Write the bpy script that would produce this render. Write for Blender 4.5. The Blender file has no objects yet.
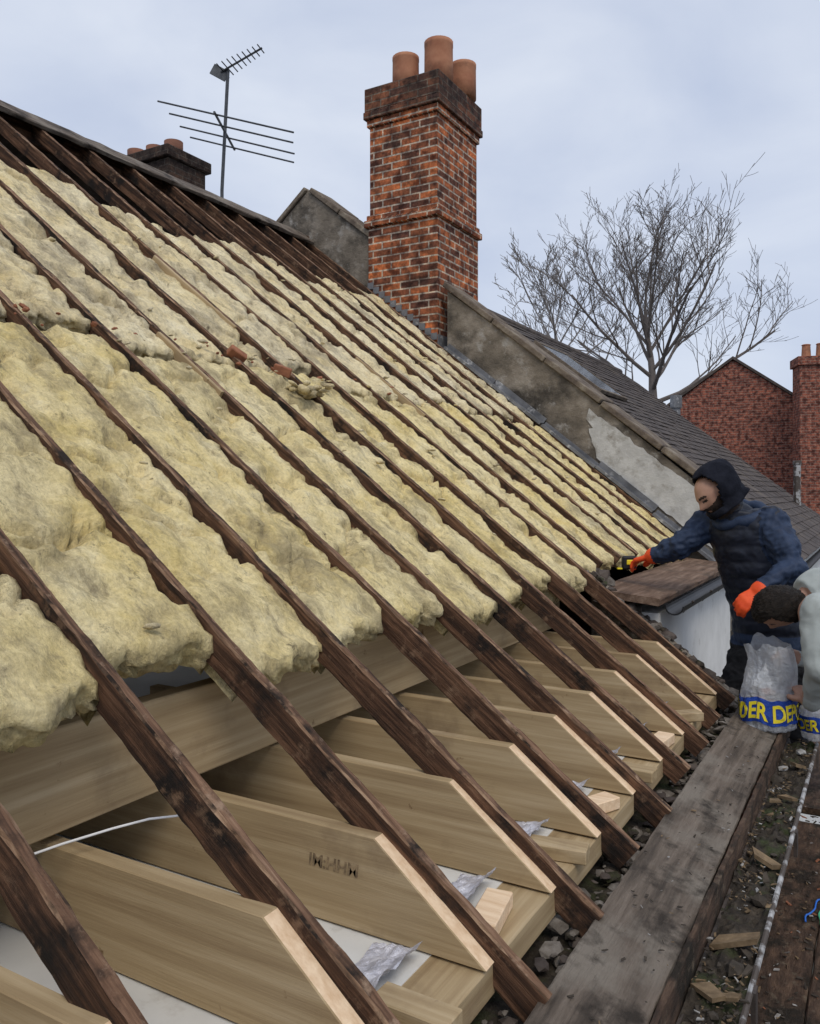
import bpy, bmesh, math, random
from mathutils import Vector as V, Matrix, noise
random.seed(7)
sc=bpy.context.scene; col=sc.collection
rad=math.radians; PI=math.pi
P=rad(38.3); cp,sp=math.cos(P),math.sin(P)
YAW=rad(30.1); Fv=V((-math.sin(YAW),math.cos(YAW),0)); Rv=V((math.cos(YAW),math.sin(YAW),0)); Z=V((0,0,1))
def at(u,v,D): return Fv*D+Rv*((u-410)/820*D)+Z*((490-v)/820*D)
def RP(t,y,n=0): return V((-.66-t*cp+n*sp,y,-1.1+t*sp+n*cp))
def axesM(x,y,z,o): return Matrix(((x[0],y[0],z[0],o[0]),(x[1],y[1],z[1],o[1]),(x[2],y[2],z[2],o[2]),(0,0,0,1)))
def skew(k): return -.035 if k<=5 else -.035*max(0,(14-k)/9)
def roofM(t,y,n=0,k=None):
    sk=skew(k) if k is not None else 0
    x=V((-cp,sk,sp)).normalized(); z=V((sp,0,cp)); yy=z.cross(x)
    return axesM(x,yy,z,RP(t,y+sk*t,n))
rnd=random.uniform
def nz(*a): return noise.noise(V(a))
ORD=['','first','second','third','fourth','fifth','sixth','seventh','eighth','ninth','tenth','eleventh','twelfth','thirteenth','fourteenth','fifteenth','sixteenth','seventeenth','eighteenth','nineteenth']

# ---------------------------------------------------------------- materials
class NT:
    def __init__(s,name):
        s.m=bpy.data.materials.new(name); s.m.use_nodes=True; s.t=s.m.node_tree; s.b=s.t.nodes['Principled BSDF']
    def n(s,typ,**k):
        x=s.t.nodes.new(typ)
        for a,b in k.items(): setattr(x,a,b)
        return x
    def l(s,a,b): s.t.links.new(a,b)
def c4(c): return (c[0],c[1],c[2],1)
def ramp(nt,fac,stops):
    r=nt.n('ShaderNodeValToRGB'); e=r.color_ramp.elements
    while len(e)<len(stops): e.new(.5)
    for i,(p,c) in enumerate(stops): e[i].position=p; e[i].color=c4(c)
    nt.l(fac,r.inputs[0]); return r.outputs[0]
def noisenode(nt,vec,scale,detail=8,rough=.6):
    t=nt.n('ShaderNodeTexNoise'); t.inputs['Scale'].default_value=scale; t.inputs['Detail'].default_value=detail; t.inputs['Roughness'].default_value=rough
    nt.l(vec,t.inputs['Vector']); return t.outputs['Fac']
def coords(nt,stretch=(1,1,1),coord='Object',vary=True):
    tc=nt.n('ShaderNodeTexCoord'); mp=nt.n('ShaderNodeMapping'); mp.inputs['Scale'].default_value=stretch
    nt.l(tc.outputs[coord],mp.inputs['Vector'])
    if vary:
        oi=nt.n('ShaderNodeObjectInfo'); mu=nt.n('ShaderNodeMath',operation='MULTIPLY'); mu.inputs[1].default_value=37
        nt.l(oi.outputs['Random'],mu.inputs[0]); nt.l(mu.outputs[0],mp.inputs['Location'])
    return mp.outputs[0]
def mixc(nt,fac,a,b,mode='MIX'):
    x=nt.n('ShaderNodeMix',data_type='RGBA',blend_type=mode)
    if hasattr(fac,'is_linked'): nt.l(fac,x.inputs[0])
    else: x.inputs[0].default_value=fac
    for v,i in((a,6),(b,7)):
        if hasattr(v,'is_linked'): nt.l(v,x.inputs[i])
        else: x.inputs[i].default_value=c4(v)
    return x.outputs[2]
def bumpit(nt,h,strength,dist=.01):
    b=nt.n('ShaderNodeBump'); b.inputs['Strength'].default_value=strength; b.inputs['Distance'].default_value=dist
    nt.l(h,b.inputs['Height']); nt.l(b.outputs[0],nt.b.inputs['Normal'])
def nmat(name,stops,scale=5,stretch=(1,1,1),rough=.85,bump=.3,bscale=30,bdist=.01,spots=None,metal=0,coord='Object',spec=.3,spots2=None):
    nt=NT(name); v=coords(nt,stretch,coord)
    f=noisenode(nt,v,scale); c=ramp(nt,f,stops)
    v2=coords(nt,(1,1,1),coord)
    for s in (spots,spots2):
        if s:
            sc_,sl,lo,hi=s
            g=noisenode(nt,v2,sl,6,.65); k=ramp(nt,g,[(lo,(0,0,0)),(hi,(1,1,1))]); c=mixc(nt,k,c,sc_)
    nt.l(c,nt.b.inputs['Base Color']); nt.b.inputs['Roughness'].default_value=rough; nt.b.inputs['Metallic'].default_value=metal
    nt.b.inputs['Specular IOR Level'].default_value=spec
    if bump: bumpit(nt,noisenode(nt,v,bscale,6,.7),bump,bdist)
    return nt.m
def brickmat(name,c1,c2,mort,soot=.5,sootlo=.45,ms=.007):
    nt=NT(name); v=coords(nt,(1,1,1),'UV',False)
    b=nt.n('ShaderNodeTexBrick'); b.offset=.5
    for k,x in(('Color1',c4(c1)),('Color2',c4(c2)),('Mortar',c4(mort)),('Scale',1),('Mortar Size',ms),('Mortar Smooth',.2),('Bias',0),('Brick Width',.225),('Row Height',.075)): b.inputs[k].default_value=x
    nt.l(v,b.inputs['Vector'])
    o=coords(nt,(1,1,1),'Object',False)
    c=b.outputs['Color']
    kk=ramp(nt,noisenode(nt,v,9,2,.5),[(.36,(.42,.36,.36)),(.5,(1,1,1)),(.64,(1.5,1.35,1.2))]); c=mixc(nt,1.0,c,kk,'MULTIPLY')
    k=ramp(nt,noisenode(nt,o,2.6,9,.75),[(sootlo,(0,0,0)),(sootlo+.22,(soot,soot,soot))])
    c=mixc(nt,k,c,(.035,.028,.025))
    k2=ramp(nt,noisenode(nt,o,34,5,.7),[(.35,(.55,.55,.55)),(.65,(1.3,1.25,1.2))])
    c=mixc(nt,1.0,c,k2,'MULTIPLY')
    nt.l(c,nt.b.inputs['Base Color']); nt.b.inputs['Roughness'].default_value=.9; nt.b.inputs['Specular IOR Level'].default_value=.2
    iv=nt.n('ShaderNodeMath',operation='SUBTRACT'); iv.inputs[0].default_value=1; nt.l(b.outputs['Fac'],iv.inputs[1])
    ad=nt.n('ShaderNodeMath',operation='ADD'); nt.l(iv.outputs[0],ad.inputs[0]); nt.l(noisenode(nt,o,40,5,.7),ad.inputs[1])
    bumpit(nt,ad.outputs[0],.7,.008); return nt.m
M={}
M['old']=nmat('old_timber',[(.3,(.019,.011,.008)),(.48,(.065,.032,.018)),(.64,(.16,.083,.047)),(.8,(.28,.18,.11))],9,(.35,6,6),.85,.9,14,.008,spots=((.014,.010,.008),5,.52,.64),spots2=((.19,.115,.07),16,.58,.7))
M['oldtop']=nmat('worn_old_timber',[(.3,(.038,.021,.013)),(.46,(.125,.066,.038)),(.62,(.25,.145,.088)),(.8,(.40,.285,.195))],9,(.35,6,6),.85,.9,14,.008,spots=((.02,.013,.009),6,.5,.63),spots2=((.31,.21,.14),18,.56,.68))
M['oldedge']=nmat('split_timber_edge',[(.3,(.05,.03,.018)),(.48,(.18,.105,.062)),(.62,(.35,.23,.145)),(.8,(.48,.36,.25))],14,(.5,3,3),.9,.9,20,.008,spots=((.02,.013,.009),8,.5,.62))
M['pine']=nmat('new_pine',[(.3,(.28,.195,.105)),(.5,(.385,.285,.16)),(.7,(.49,.38,.235))],4.5,(.25,7,7),.8,.4,24,.003,spots=((.21,.145,.085),2.6,.53,.74),spots2=((.17,.10,.05),7,.66,.71))
M['cut']=nmat('fresh_cut_pine',[(.3,(.66,.45,.27)),(.7,(.88,.68,.47))],9,(.6,6,6),.7,.3)
def wool(name,stops,dirt,pale,dl):
    nt=NT(name); v=coords(nt); f=coords(nt,(1,1.8,1))
    c=ramp(nt,noisenode(nt,v,3.8,12,.7),stops)
    g=ramp(nt,noisenode(nt,v,1.5,5,.6),[(.42,(0,0,0)),(.66,(.55,.55,.55))]); c=mixc(nt,g,c,pale)
    g=ramp(nt,noisenode(nt,f,2.8,10,.74),[(dl,(0,0,0)),(dl+.16,(.8,.8,.8))]); c=mixc(nt,g,c,dirt)
    g=ramp(nt,noisenode(nt,f,8,9,.75),[(.53,(0,0,0)),(.67,(.7,.7,.7))]); c=mixc(nt,g,c,(.26,.21,.14))
    g=ramp(nt,noisenode(nt,v,20,8,.75),[(.59,(0,0,0)),(.70,(.85,.85,.85))]); c=mixc(nt,g,c,(.115,.092,.068))
    g=ramp(nt,noisenode(nt,v,70,4,.7),[(.35,(.83,.82,.79)),(.62,(1.06,1.06,1.05))]); c=mixc(nt,1.0,c,g,'MULTIPLY')
    nt.l(c,nt.b.inputs['Base Color']); nt.b.inputs['Roughness'].default_value=1; nt.b.inputs['Specular IOR Level'].default_value=.03
    ad=nt.n('ShaderNodeMath',operation='ADD'); nt.l(noisenode(nt,f,13,10,.74),ad.inputs[0]); ml=nt.n('ShaderNodeMath',operation='MULTIPLY'); ml.inputs[1].default_value=.28; nt.l(noisenode(nt,v,80,3,.7),ml.inputs[0]); nt.l(ml.outputs[0],ad.inputs[1])
    bumpit(nt,ad.outputs[0],.75,.045); return nt.m
M['wool']=wool('faded_glass_wool',[(.3,(.56,.45,.22)),(.42,(.82,.67,.37)),(.56,(.92,.79,.50)),(.7,(.95,.86,.63))],(.38,.325,.235),(.88,.79,.58),.46)
M['woollow']=wool('yellow_glass_wool',[(.3,(.54,.42,.16)),(.42,(.82,.66,.30)),(.56,(.93,.78,.43)),(.7,(.95,.85,.57))],(.38,.315,.19),(.91,.80,.53),.475)
M['brick']=brickmat('chimney_brick',(.46,.15,.06),(.11,.05,.038),(.46,.41,.35),.8,.5,.009)
M['bricktop']=brickmat('sooty_chimney_brick',(.20,.085,.05),(.07,.04,.035),(.17,.145,.12),.85,.44)
M['brickdark']=brickmat('sooty_brick',(.07,.045,.035),(.04,.03,.027),(.09,.08,.07),.6,.4)
M['brickred']=brickmat('red_house_brick',(.28,.10,.07),(.17,.065,.05),(.26,.20,.17),.5,.52)
M['terra']=nmat('terracotta',[(.3,(.32,.13,.075)),(.7,(.47,.23,.135))],6,(1,1,1),.85,.2,spots=((.14,.085,.06),4,.52,.75))
M['terradark']=nmat('sooty_terracotta',[(.3,(.14,.065,.045)),(.7,(.24,.11,.07))],6,(1,1,1),.85,.2)
M['render']=nmat('stained_cement_render',[(.25,(.085,.073,.058)),(.5,(.20,.17,.135)),(.75,(.36,.32,.27))],4.5,(1,1,1),.9,.9,22,.018,spots=((.055,.048,.04),2.4,.5,.66),spots2=((.34,.32,.29),7,.57,.7))
M['patch']=nmat('fresh_mortar',[(.3,(.40,.395,.38)),(.7,(.60,.595,.575))],7,(1,1,1),.9,.7,30,.01,spots=((.24,.22,.19),5,.53,.68))
M['coping']=nmat('lichen_coping',[(.3,(.08,.06,.05)),(.55,(.18,.145,.11)),(.8,(.34,.3,.24))],8,(1,1,1),.95,.9,26,.015)
M['lead']=nmat('lead_sheet',[(.3,(.09,.093,.10)),(.7,(.22,.225,.24))],6,(1,1,1),.65,.3,metal=.1,spots=((.5,.5,.5),7,.58,.68))
M['slate']=nmat('brown_slate',[(.3,(.036,.028,.025)),(.55,(.072,.057,.05)),(.8,(.14,.115,.10))],11,(1,1,1),.75,.4,40,.004,spots=((.12,.095,.075),1.6,.5,.7))
M['mortar']=nmat('mortar_rubble',[(.25,(.05,.043,.036)),(.5,(.15,.13,.11)),(.8,(.36,.33,.3))],14,(1,1,1),.95,.9,30,.015)
M['slab']=nmat('weathered_board',[(.3,(.05,.039,.03)),(.5,(.135,.106,.082)),(.7,(.24,.195,.155))],6,(.4,5,5),.8,1,18,.012,spots=((.215,.185,.15),3,.48,.62),spots2=((.035,.027,.02),5,.52,.64))
M['brownboard']=nmat('brown_weathered_board',[(.3,(.07,.042,.028)),(.5,(.16,.10,.068)),(.7,(.26,.18,.13))],6,(.4,5,5),.85,.8,18,.008,spots=((.09,.06,.042),3,.52,.66))
M['deck']=nmat('dirty_scaffold_board',[(.3,(.03,.020,.014)),(.5,(.085,.052,.035)),(.75,(.18,.115,.075))],12,(.8,3,3),.9,1,26,.015,spots=((.024,.018,.012),7,.49,.62),spots2=((.15,.115,.08),22,.57,.7))
M['rust']=nmat('rusty_cast_iron',[(.3,(.03,.027,.025)),(.6,(.09,.07,.06)),(.8,(.2,.17,.15))],12,(1,1,1),.7,.4)
M['paint']=nmat('chipped_grey_paint',[(.3,(.28,.28,.28)),(.6,(.45,.45,.45))],12,(1,1,1),.6,.3,spots=((.08,.065,.055),8,.44,.52))
M['board']=nmat('plasterboard',[(.3,(.60,.60,.58)),(.7,(.74,.74,.72))],3,(1,1,1),.9,.05,spots=((.36,.33,.29),4,.6,.75))
M['white']=nmat('white_render',[(.3,(.62,.62,.60)),(.7,(.76,.76,.74))],4,(1,1,1),.85,.2,spots=((.35,.33,.30),3,.58,.75))
M['plastic']=nmat('silvery_membrane',[(.3,(.36,.37,.42)),(.5,(.55,.55,.61)),(.7,(.8,.8,.86))],26,(1,1,1),.35,.9,22,.015,spec=.5,metal=.2)
M['black']=nmat('black_plastic',[(.3,(.012,.012,.013)),(.7,(.025,.025,.027))],10,(1,1,1),.45,.1)
M['cablew']=nmat('white_pvc',[(.3,(.7,.7,.7)),(.7,(.8,.8,.8))],10,(1,1,1),.4,0)
M['cableb']=nmat('blue_pvc',[(.3,(.02,.12,.5)),(.7,(.03,.16,.6))],10,(1,1,1),.4,0)
M['cableg']=nmat('green_pvc',[(.3,(.05,.4,.2)),(.7,(.08,.5,.25))],10,(1,1,1),.4,0)
M['alu']=nmat('weathered_aluminium',[(.3,(.05,.055,.06)),(.7,(.12,.125,.135))],9,(1,1,1),.5,.1,metal=.5)
M['bark']=nmat('winter_bark',[(.3,(.07,.058,.05)),(.7,(.15,.13,.115))],5,(1,1,.3),.9,.4)
M['twig']=nmat('bare_twigs',[(.3,(.11,.095,.085)),(.7,(.18,.155,.145))],2,(1,1,1),.9,0)
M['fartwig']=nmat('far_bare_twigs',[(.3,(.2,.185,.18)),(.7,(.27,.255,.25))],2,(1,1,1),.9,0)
M['ground']=nmat('yard_ground',[(.3,(.05,.05,.045)),(.7,(.10,.10,.085))],.4,(1,1,1),.95,.3)
M['glass']=nmat('dark_glass',[(.3,(.02,.025,.03)),(.7,(.03,.035,.04))],3,(1,1,1),.12,0,spec=.6)
M['navy']=nmat('navy_jacket',[(.3,(.012,.022,.05)),(.7,(.03,.05,.10))],14,(1,1,1),.65,.5,30,.008)
M['gilet']=nmat('navy_quilted_gilet',[(.3,(.008,.011,.02)),(.7,(.02,.025,.042))],14,(1,1,1),.5,.4,22,.008)
M['hoodblack']=nmat('black_knit_hood',[(.3,(.007,.008,.013)),(.7,(.02,.022,.032))],14,(1,1,1),.95,.8,40,.01,spec=.1)
M['trouser']=nmat('black_work_trousers',[(.3,(.007,.007,.008)),(.7,(.02,.02,.022))],14,(1,1,1),.9,.5,30,.008)
M['boot']=nmat('scuffed_boots',[(.3,(.03,.02,.014)),(.7,(.08,.055,.035))],20,(1,1,1),.7,.3)
M['glove']=nmat('orange_rubber_glove',[(.3,(.66,.06,.012)),(.7,(.85,.11,.025))],25,(1,1,1),.6,.3,60,.003)
M['skin']=nmat('skin',[(.3,(.34,.185,.13)),(.7,(.44,.26,.185))],14,(1,1,1),.55,.1)
M['hair']=nmat('dark_hair',[(.3,(.008,.006,.005)),(.7,(.04,.03,.023))],40,(1,1,1),.6,1,120,.02)
M['beard']=nmat('short_beard',[(.3,(.02,.014,.011)),(.7,(.065,.042,.032))],60,(1,1,1),.8,.6,150,.004)
M['hoodie']=nmat('pale_grey_sweatshirt',[(.3,(.31,.34,.33)),(.7,(.43,.465,.45))],8,(1,1,1),.95,.3,50,.004,spots=((.25,.265,.255),4,.58,.72))
M['yellow']=nmat('yellow_print',[(.3,(.75,.6,.02)),(.7,(.85,.7,.04))],10,(1,1,1),.5,0)
M['blue']=nmat('blue_print',[(.3,(.014,.05,.32)),(.7,(.022,.08,.42))],10,(1,1,1),.35,.7,18,.03)
nt=NT('translucent_bag'); v=coords(nt); c=ramp(nt,noisenode(nt,v,14),[(.3,(.66,.70,.76)),(.7,(.9,.92,.95))]); nt.l(c,nt.b.inputs['Base Color'])
nt.b.inputs['Roughness'].default_value=.3; nt.b.inputs['Alpha'].default_value=.46; bumpit(nt,noisenode(nt,v,16,6,.65),1,.04); M['bag']=nt.m
M['blackened']=nmat('loft_shade',[(.3,(.02,.016,.013)),(.7,(.05,.04,.03))],6,(1,1,1),.95,.2)  # near-black colour stands in for the shade inside the closed loft
M['ink']=nmat('stamp_ink',[(.38,(.12,.085,.052)),(.6,(.33,.24,.14))],40,(1,1,1),.9,0)
M['bit1']=nmat('brick_crumbs',[(.3,(.20,.08,.045)),(.7,(.36,.15,.08))],30); M['bit2']=nmat('pale_crumbs',[(.3,(.22,.21,.2)),(.7,(.46,.45,.43))],30); M['bit3']=nmat('dark_crumbs',[(.3,(.022,.018,.014)),(.7,(.075,.06,.045))],30)
M['bit4']=nmat('dead_leaves',[(.3,(.10,.068,.038)),(.7,(.25,.175,.10))],30)
M['dirt']=nmat('wet_gutter_dirt',[(.3,(.018,.014,.011)),(.55,(.05,.039,.028)),(.75,(.11,.088,.064))],30,(1,1,1),.85,1,60,.012,spots=((.045,.055,.02),8,.5,.64))

# ---------------------------------------------------------------- geometry helpers
WL={}
def tag(o,label=None,cat=None,group=None,kind=None):
    for k,v in(('label',label),('category',cat),('group',group),('kind',kind)):
        if v: o[k]=v
    return o
def thing(name,label,cat,loc,group=None):
    o=bpy.data.objects.new(name,None); col.objects.link(o); o.location=loc; o.empty_display_size=.1; WL[o.name]=V(loc)
    return tag(o,label,cat,group)
def finish(name,me,mats,parent=None,smooth=False,M4=None,base=None):
    for m in(mats if isinstance(mats,(list,tuple)) else [mats]): me.materials.append(m)
    if smooth: me.polygons.foreach_set('use_smooth',[True]*len(me.polygons))
    o=bpy.data.objects.new(name,me); col.objects.link(o)
    if M4 is not None: o.matrix_world=M4; WL[o.name]=M4.translation.copy(); return o
    vs=me.vertices
    if base is None:
        xs=[v.co.x for v in vs]; ys=[v.co.y for v in vs]; zs=[v.co.z for v in vs]
        base=V(((min(xs)+max(xs))/2,(min(ys)+max(ys))/2,min(zs)))
    me.transform(Matrix.Translation(-base)); WL[o.name]=base.copy()
    o.location=base-(WL[parent.name] if parent else V((0,0,0)))
    if parent: o.parent=parent
    return o
def boxuv(bm):
    uv=bm.loops.layers.uv.verify()
    for f in bm.faces:
        n=f.normal; a=[abs(n.x),abs(n.y),abs(n.z)]
        for l in f.loops:
            c=l.vert.co
            if a[2]>.6: l[uv].uv=(c.y,c.x/cp)
            elif a[0]>a[1]: l[uv].uv=(c.y,c.z)
            else: l[uv].uv=(c.x,c.z)
def obj(name,bm,mats,parent=None,smooth=False,M4=None,uv=False,recalc=True):
    if recalc: bmesh.ops.recalc_face_normals(bm,faces=bm.faces)
    if uv: bm.normal_update(); boxuv(bm)
    me=bpy.data.meshes.new(name); bm.to_mesh(me); bm.free()
    return finish(name,me,mats,parent,smooth,M4)
def B(): return bmesh.new()
def box(bm,lo,hi,bev=0,mi=0,M4=None):
    vs=[bm.verts.new((x,y,z)) for x in(lo[0],hi[0]) for y in(lo[1],hi[1]) for z in(lo[2],hi[2])]
    fs=[bm.faces.new([vs[i] for i in q]) for q in((0,1,3,2),(4,6,7,5),(0,4,5,1),(2,3,7,6),(0,2,6,4),(1,5,7,3))]
    for f in fs: f.material_index=mi
    if M4 is not None: bmesh.ops.transform(bm,matrix=M4,verts=vs)
    if bev:
        es=list({e for f in fs for e in f.edges}); bmesh.ops.bevel(bm,geom=es,offset=bev,segments=1,affect='EDGES',material=-1)
    return bm
def tube(bm,pts,rs,seg=8,mi=0):
    pts=[V(p) for p in pts]; rs=rs if isinstance(rs,(list,tuple)) else [rs]*len(pts)
    n=None; rings=[]
    for i,p in enumerate(pts):
        d=(pts[min(i+1,len(pts)-1)]-pts[max(i-1,0)]).normalized()
        if n is None: n=d.orthogonal().normalized()
        n=(n-d*n.dot(d))
        n=n.normalized() if n.length>1e-6 else d.orthogonal().normalized()
        b=d.cross(n)
        rings.append([bm.verts.new(p+(n*math.cos(2*PI*k/seg)+b*math.sin(2*PI*k/seg))*rs[i]) for k in range(seg)])
    for a,b in zip(rings,rings[1:]):
        for k in range(seg): bm.faces.new((a[k],a[(k+1)%seg],b[(k+1)%seg],b[k])).material_index=mi
    bm.faces.new(rings[0][::-1]).material_index=mi; bm.faces.new(rings[-1]).material_index=mi
def limb(bm,pts,rs,seg=12):
    pts=[V(p) for p in pts]; tube(bm,pts,rs,seg)
    for p,r in zip(pts,rs): bmesh.ops.create_uvsphere(bm,u_segments=seg,v_segments=8,radius=r,matrix=Matrix.Translation(p))
def loft(bm,rings,seg=20):
    out=[]
    for c,ax,ay in rings: out.append([bm.verts.new(V(c)+ax*math.cos(2*PI*k/seg)+ay*math.sin(2*PI*k/seg)) for k in range(seg)])
    for a,b in zip(out,out[1:]):
        for k in range(seg): bm.faces.new((a[k],a[(k+1)%seg],b[(k+1)%seg],b[k]))
    bm.faces.new(out[0]); bm.faces.new(out[-1][::-1])
def prism(bm,poly,y0,y1,mi=0):
    a=[bm.verts.new((x,y0,z)) for x,z in poly]; b=[bm.verts.new((x,y1,z)) for x,z in poly]; n=len(poly)
    for k in range(n): bm.faces.new((a[k],a[(k+1)%n],b[(k+1)%n],b[k])).material_index=mi
    bm.faces.new(a).material_index=mi; bm.faces.new(b[::-1]).material_index=mi
def lathe(bm,prof,c,seg=20):
    rings=[[bm.verts.new((c[0]+r*math.cos(2*PI*k/seg),c[1]+r*math.sin(2*PI*k/seg),c[2]+z)) for k in range(seg)] for r,z in prof]
    for a,b in zip(rings,rings[1:]):
        for k in range(seg): bm.faces.new((a[k],a[(k+1)%seg],b[(k+1)%seg],b[k]))
    bm.faces.new(rings[0]); bm.faces.new(rings[-1][::-1])
def timber(L,w,h,seg=30,jit=.004,ch=.006,sd=0,top=None,wave=0,edge=None):
    bm=B(); rings=[]
    prof=[(-w/2,-h+ch),(-w/2,-ch),(-w/2+ch,0),(w/2-ch,0),(w/2,-ch),(w/2,-h+ch),(w/2-ch,-h),(-w/2+ch,-h)]
    for i in range(seg+1):
        x=L*i/seg; r=[]
        oy=wave*nz(x*.4,sd*3.1,5); oz=wave*nz(x*.4,sd*3.1,9)*.6
        for j,(y,z) in enumerate(prof):
            r.append(bm.verts.new((x,y+oy+jit*(nz(x*6,j*1.7,sd)+.7*nz(x*23,j*2.7,sd)),z+oz+jit*(nz(x*6,j*1.7+40,sd)+.7*nz(x*23,j*2.7+40,sd)))))
        rings.append(r)
    for a,b in zip(rings,rings[1:]):
        for k in range(8):
            f=bm.faces.new((a[k],b[k],b[(k+1)%8],a[(k+1)%8]))
            if top is not None and k in(1,2,3): f.material_index=top if k==2 or edge is None else edge
    bm.faces.new(rings[0]); bm.faces.new(rings[-1][::-1]); return bm
def stone(bm,c,s,mi=0,flat=1):
    r=bmesh.ops.create_icosphere(bm,subdivisions=1,radius=1); sd=rnd(0,99)
    S=V((s*rnd(.7,1.3),s*rnd(.7,1.3),s*rnd(.35,.8)*flat)); rot=Matrix.Rotation(rnd(0,6),3,'Z')@Matrix.Rotation(rnd(-.5,.5),3,'X')
    for v in r['verts']:
        k=1+.5*nz(v.co.x*1.5+sd,v.co.y*1.5,v.co.z*1.5); v.co=rot@V((v.co.x*S.x*k,v.co.y*S.y*k,v.co.z*S.z*k))+V(c)
    for f in {f for v in r['verts'] for f in v.link_faces}: f.material_index=mi
def chip(bm,c,s,mi=0):
    d=V((rnd(-1,1),rnd(-1,1),rnd(-.3,.3))).normalized()*s; e=d.cross(Z).normalized()*s*rnd(.2,.6)
    c=V(c); h=Z*s*.18
    a=[bm.verts.new(c+x*rnd(.5,1.25)+h*rnd(.4,1.6)) for x in(d+e,d-e,-d-e,-d+e)]; b=[bm.verts.new(v.co-h*1.6) for v in a]
    bm.faces.new(a[::-1]).material_index=mi
    for k in range(4): bm.faces.new((a[k],b[k],b[(k+1)%4],a[(k+1)%4])).material_index=mi

# ---------------------------------------------------------------- setting
GZ=-7.0
bm=B(); bmesh.ops.create_grid(bm,x_segments=8,y_segments=8,size=400,matrix=Matrix.Translation((0,0,GZ))); tag(obj('ground',bm,M['ground']),kind='structure')

# ---------------------------------------------------------------- our house
RX=-5.62; RZ=-1.1+(5.62-.66)/cp*sp; TR=(5.62-.66)/cp
YE=4.72
H=thing('terraced_house','terraced house under the stripped roof, its brick front wall below the open eaves','house',(-4,3,GZ))
bm=B(); box(bm,(-.9,-1.2,GZ),(-.46,YE,-1.27)); obj('front_wall',bm,M['brickred'],H,uv=True)
bm=B(); prism(bm,[(-1.2,GZ),(-.46,GZ),(-.46,-1.3),(-.6,-1.22),(-1.5,-.52),(-1.5,-1.2),(-1.2,-1.2)],YE+.003,YE+.13); obj('return_wall',bm,M['render'],H)
bm=B(); box(bm,(-1.4,YE+.14,GZ),(-1.14,7.39,-.72)); obj('recess_wall',bm,M['white'],H)
bm=B(); prism(bm,[(-10.5,GZ),(-.95,GZ),(-.95,-1.3),(-.95,-1.05),(RX,RZ-.25),(-10.5,-1.2)],-1.3,-1.15); obj('gable_wall',bm,M['blackened'],H)
bm=B(); box(bm,(-10.6,-1.1,GZ),(-10.3,7.39,-1.2)); obj('rear_wall',bm,M['brickred'],H,uv=True)
bm=B(); box(bm,(-.9,-1.2,-1.269),(-.56,YE,-1.205)); obj('wall_head',bm,M['dirt'],H)
bm=B(); N=34
for i in range(N):
    t0,t1=i/N,(i+1)/N+.01; x0,x1=RX-.03-5*t0,RX-.03-5*t1; z0,z1=RZ+.0-5*t0*sp/cp,RZ-5*t1*sp/cp
    prism(bm,[(x0,z0+.0),(x1,z1+.02),(x1,z1+.005),(x0,z0-.012)],-1.3,7.39)
obj('rear_roof',bm,M['slate'],H)
# loft plasterboard floor
bm=B(); box(bm,(-10.2,-1.1,-1.1),(-.905,4.7,-1.07)); tag(obj('ceiling_board',bm,M['board']),'white plasterboard ceiling seen between the new pine joists','plasterboard')
# ridge board
bm=timber(8.7,.05,.22,40,.006,.006,3); o=obj('ridge_board',bm,M['old'],M4=axesM((0,1,0),(-1,0,0),(0,0,1),(RX,-1.3,RZ+.03))); tag(o,'dark ridge timber along the top of the stripped roof','timber')
bm=timber(8.6,.22,.035,60,.010,.006,4); 
tag(obj('ridge_plank',bm,M['slab'],M4=axesM((0,1,0),(-cp,0,sp),(sp,0,cp),RP(TR-.08,-1.3,.04))),'weathered grey-brown plank laid along the ridge above the rafters','plank')

# ---------------------------------------------------------------- rafters
SP=.405; Y0=1.72; KS=range(-4,15)
for k in KS:
    y=Y0+SP*k
    if k==14: y=7.345
    t0=0 if k<=7 else 1.08
    t0+=rnd(-.03,.03)
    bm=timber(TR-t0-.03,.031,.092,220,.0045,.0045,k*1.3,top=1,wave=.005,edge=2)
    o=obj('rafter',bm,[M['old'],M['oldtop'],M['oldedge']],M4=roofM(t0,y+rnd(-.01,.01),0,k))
    n=15-k
    lab='dark old rafter, %s from the chimney wall, '%ORD[n]+('foot exposed at the eaves' if k<=7 else 'foot at the brown board')
    tag(o,lab,'rafter','old rafters of the stripped roof')
# pale sistered strips
for i,(k,ta,tb) in enumerate(((0,3.0,3.9),(3,2.5,3.0),(5,3.3,4.1),(8,2.6,3.3))):
    y=Y0+SP*k-.03
    bm=timber(tb-ta,.02,.06,6,.002,.003,k)
    tag(obj('timber_strip',bm,M['pine'],M4=roofM(ta,y,.0,k)),'short pale new strip fixed beside the %s old rafter from the chimney wall'%ORD[15-k],'timber strip')

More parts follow.
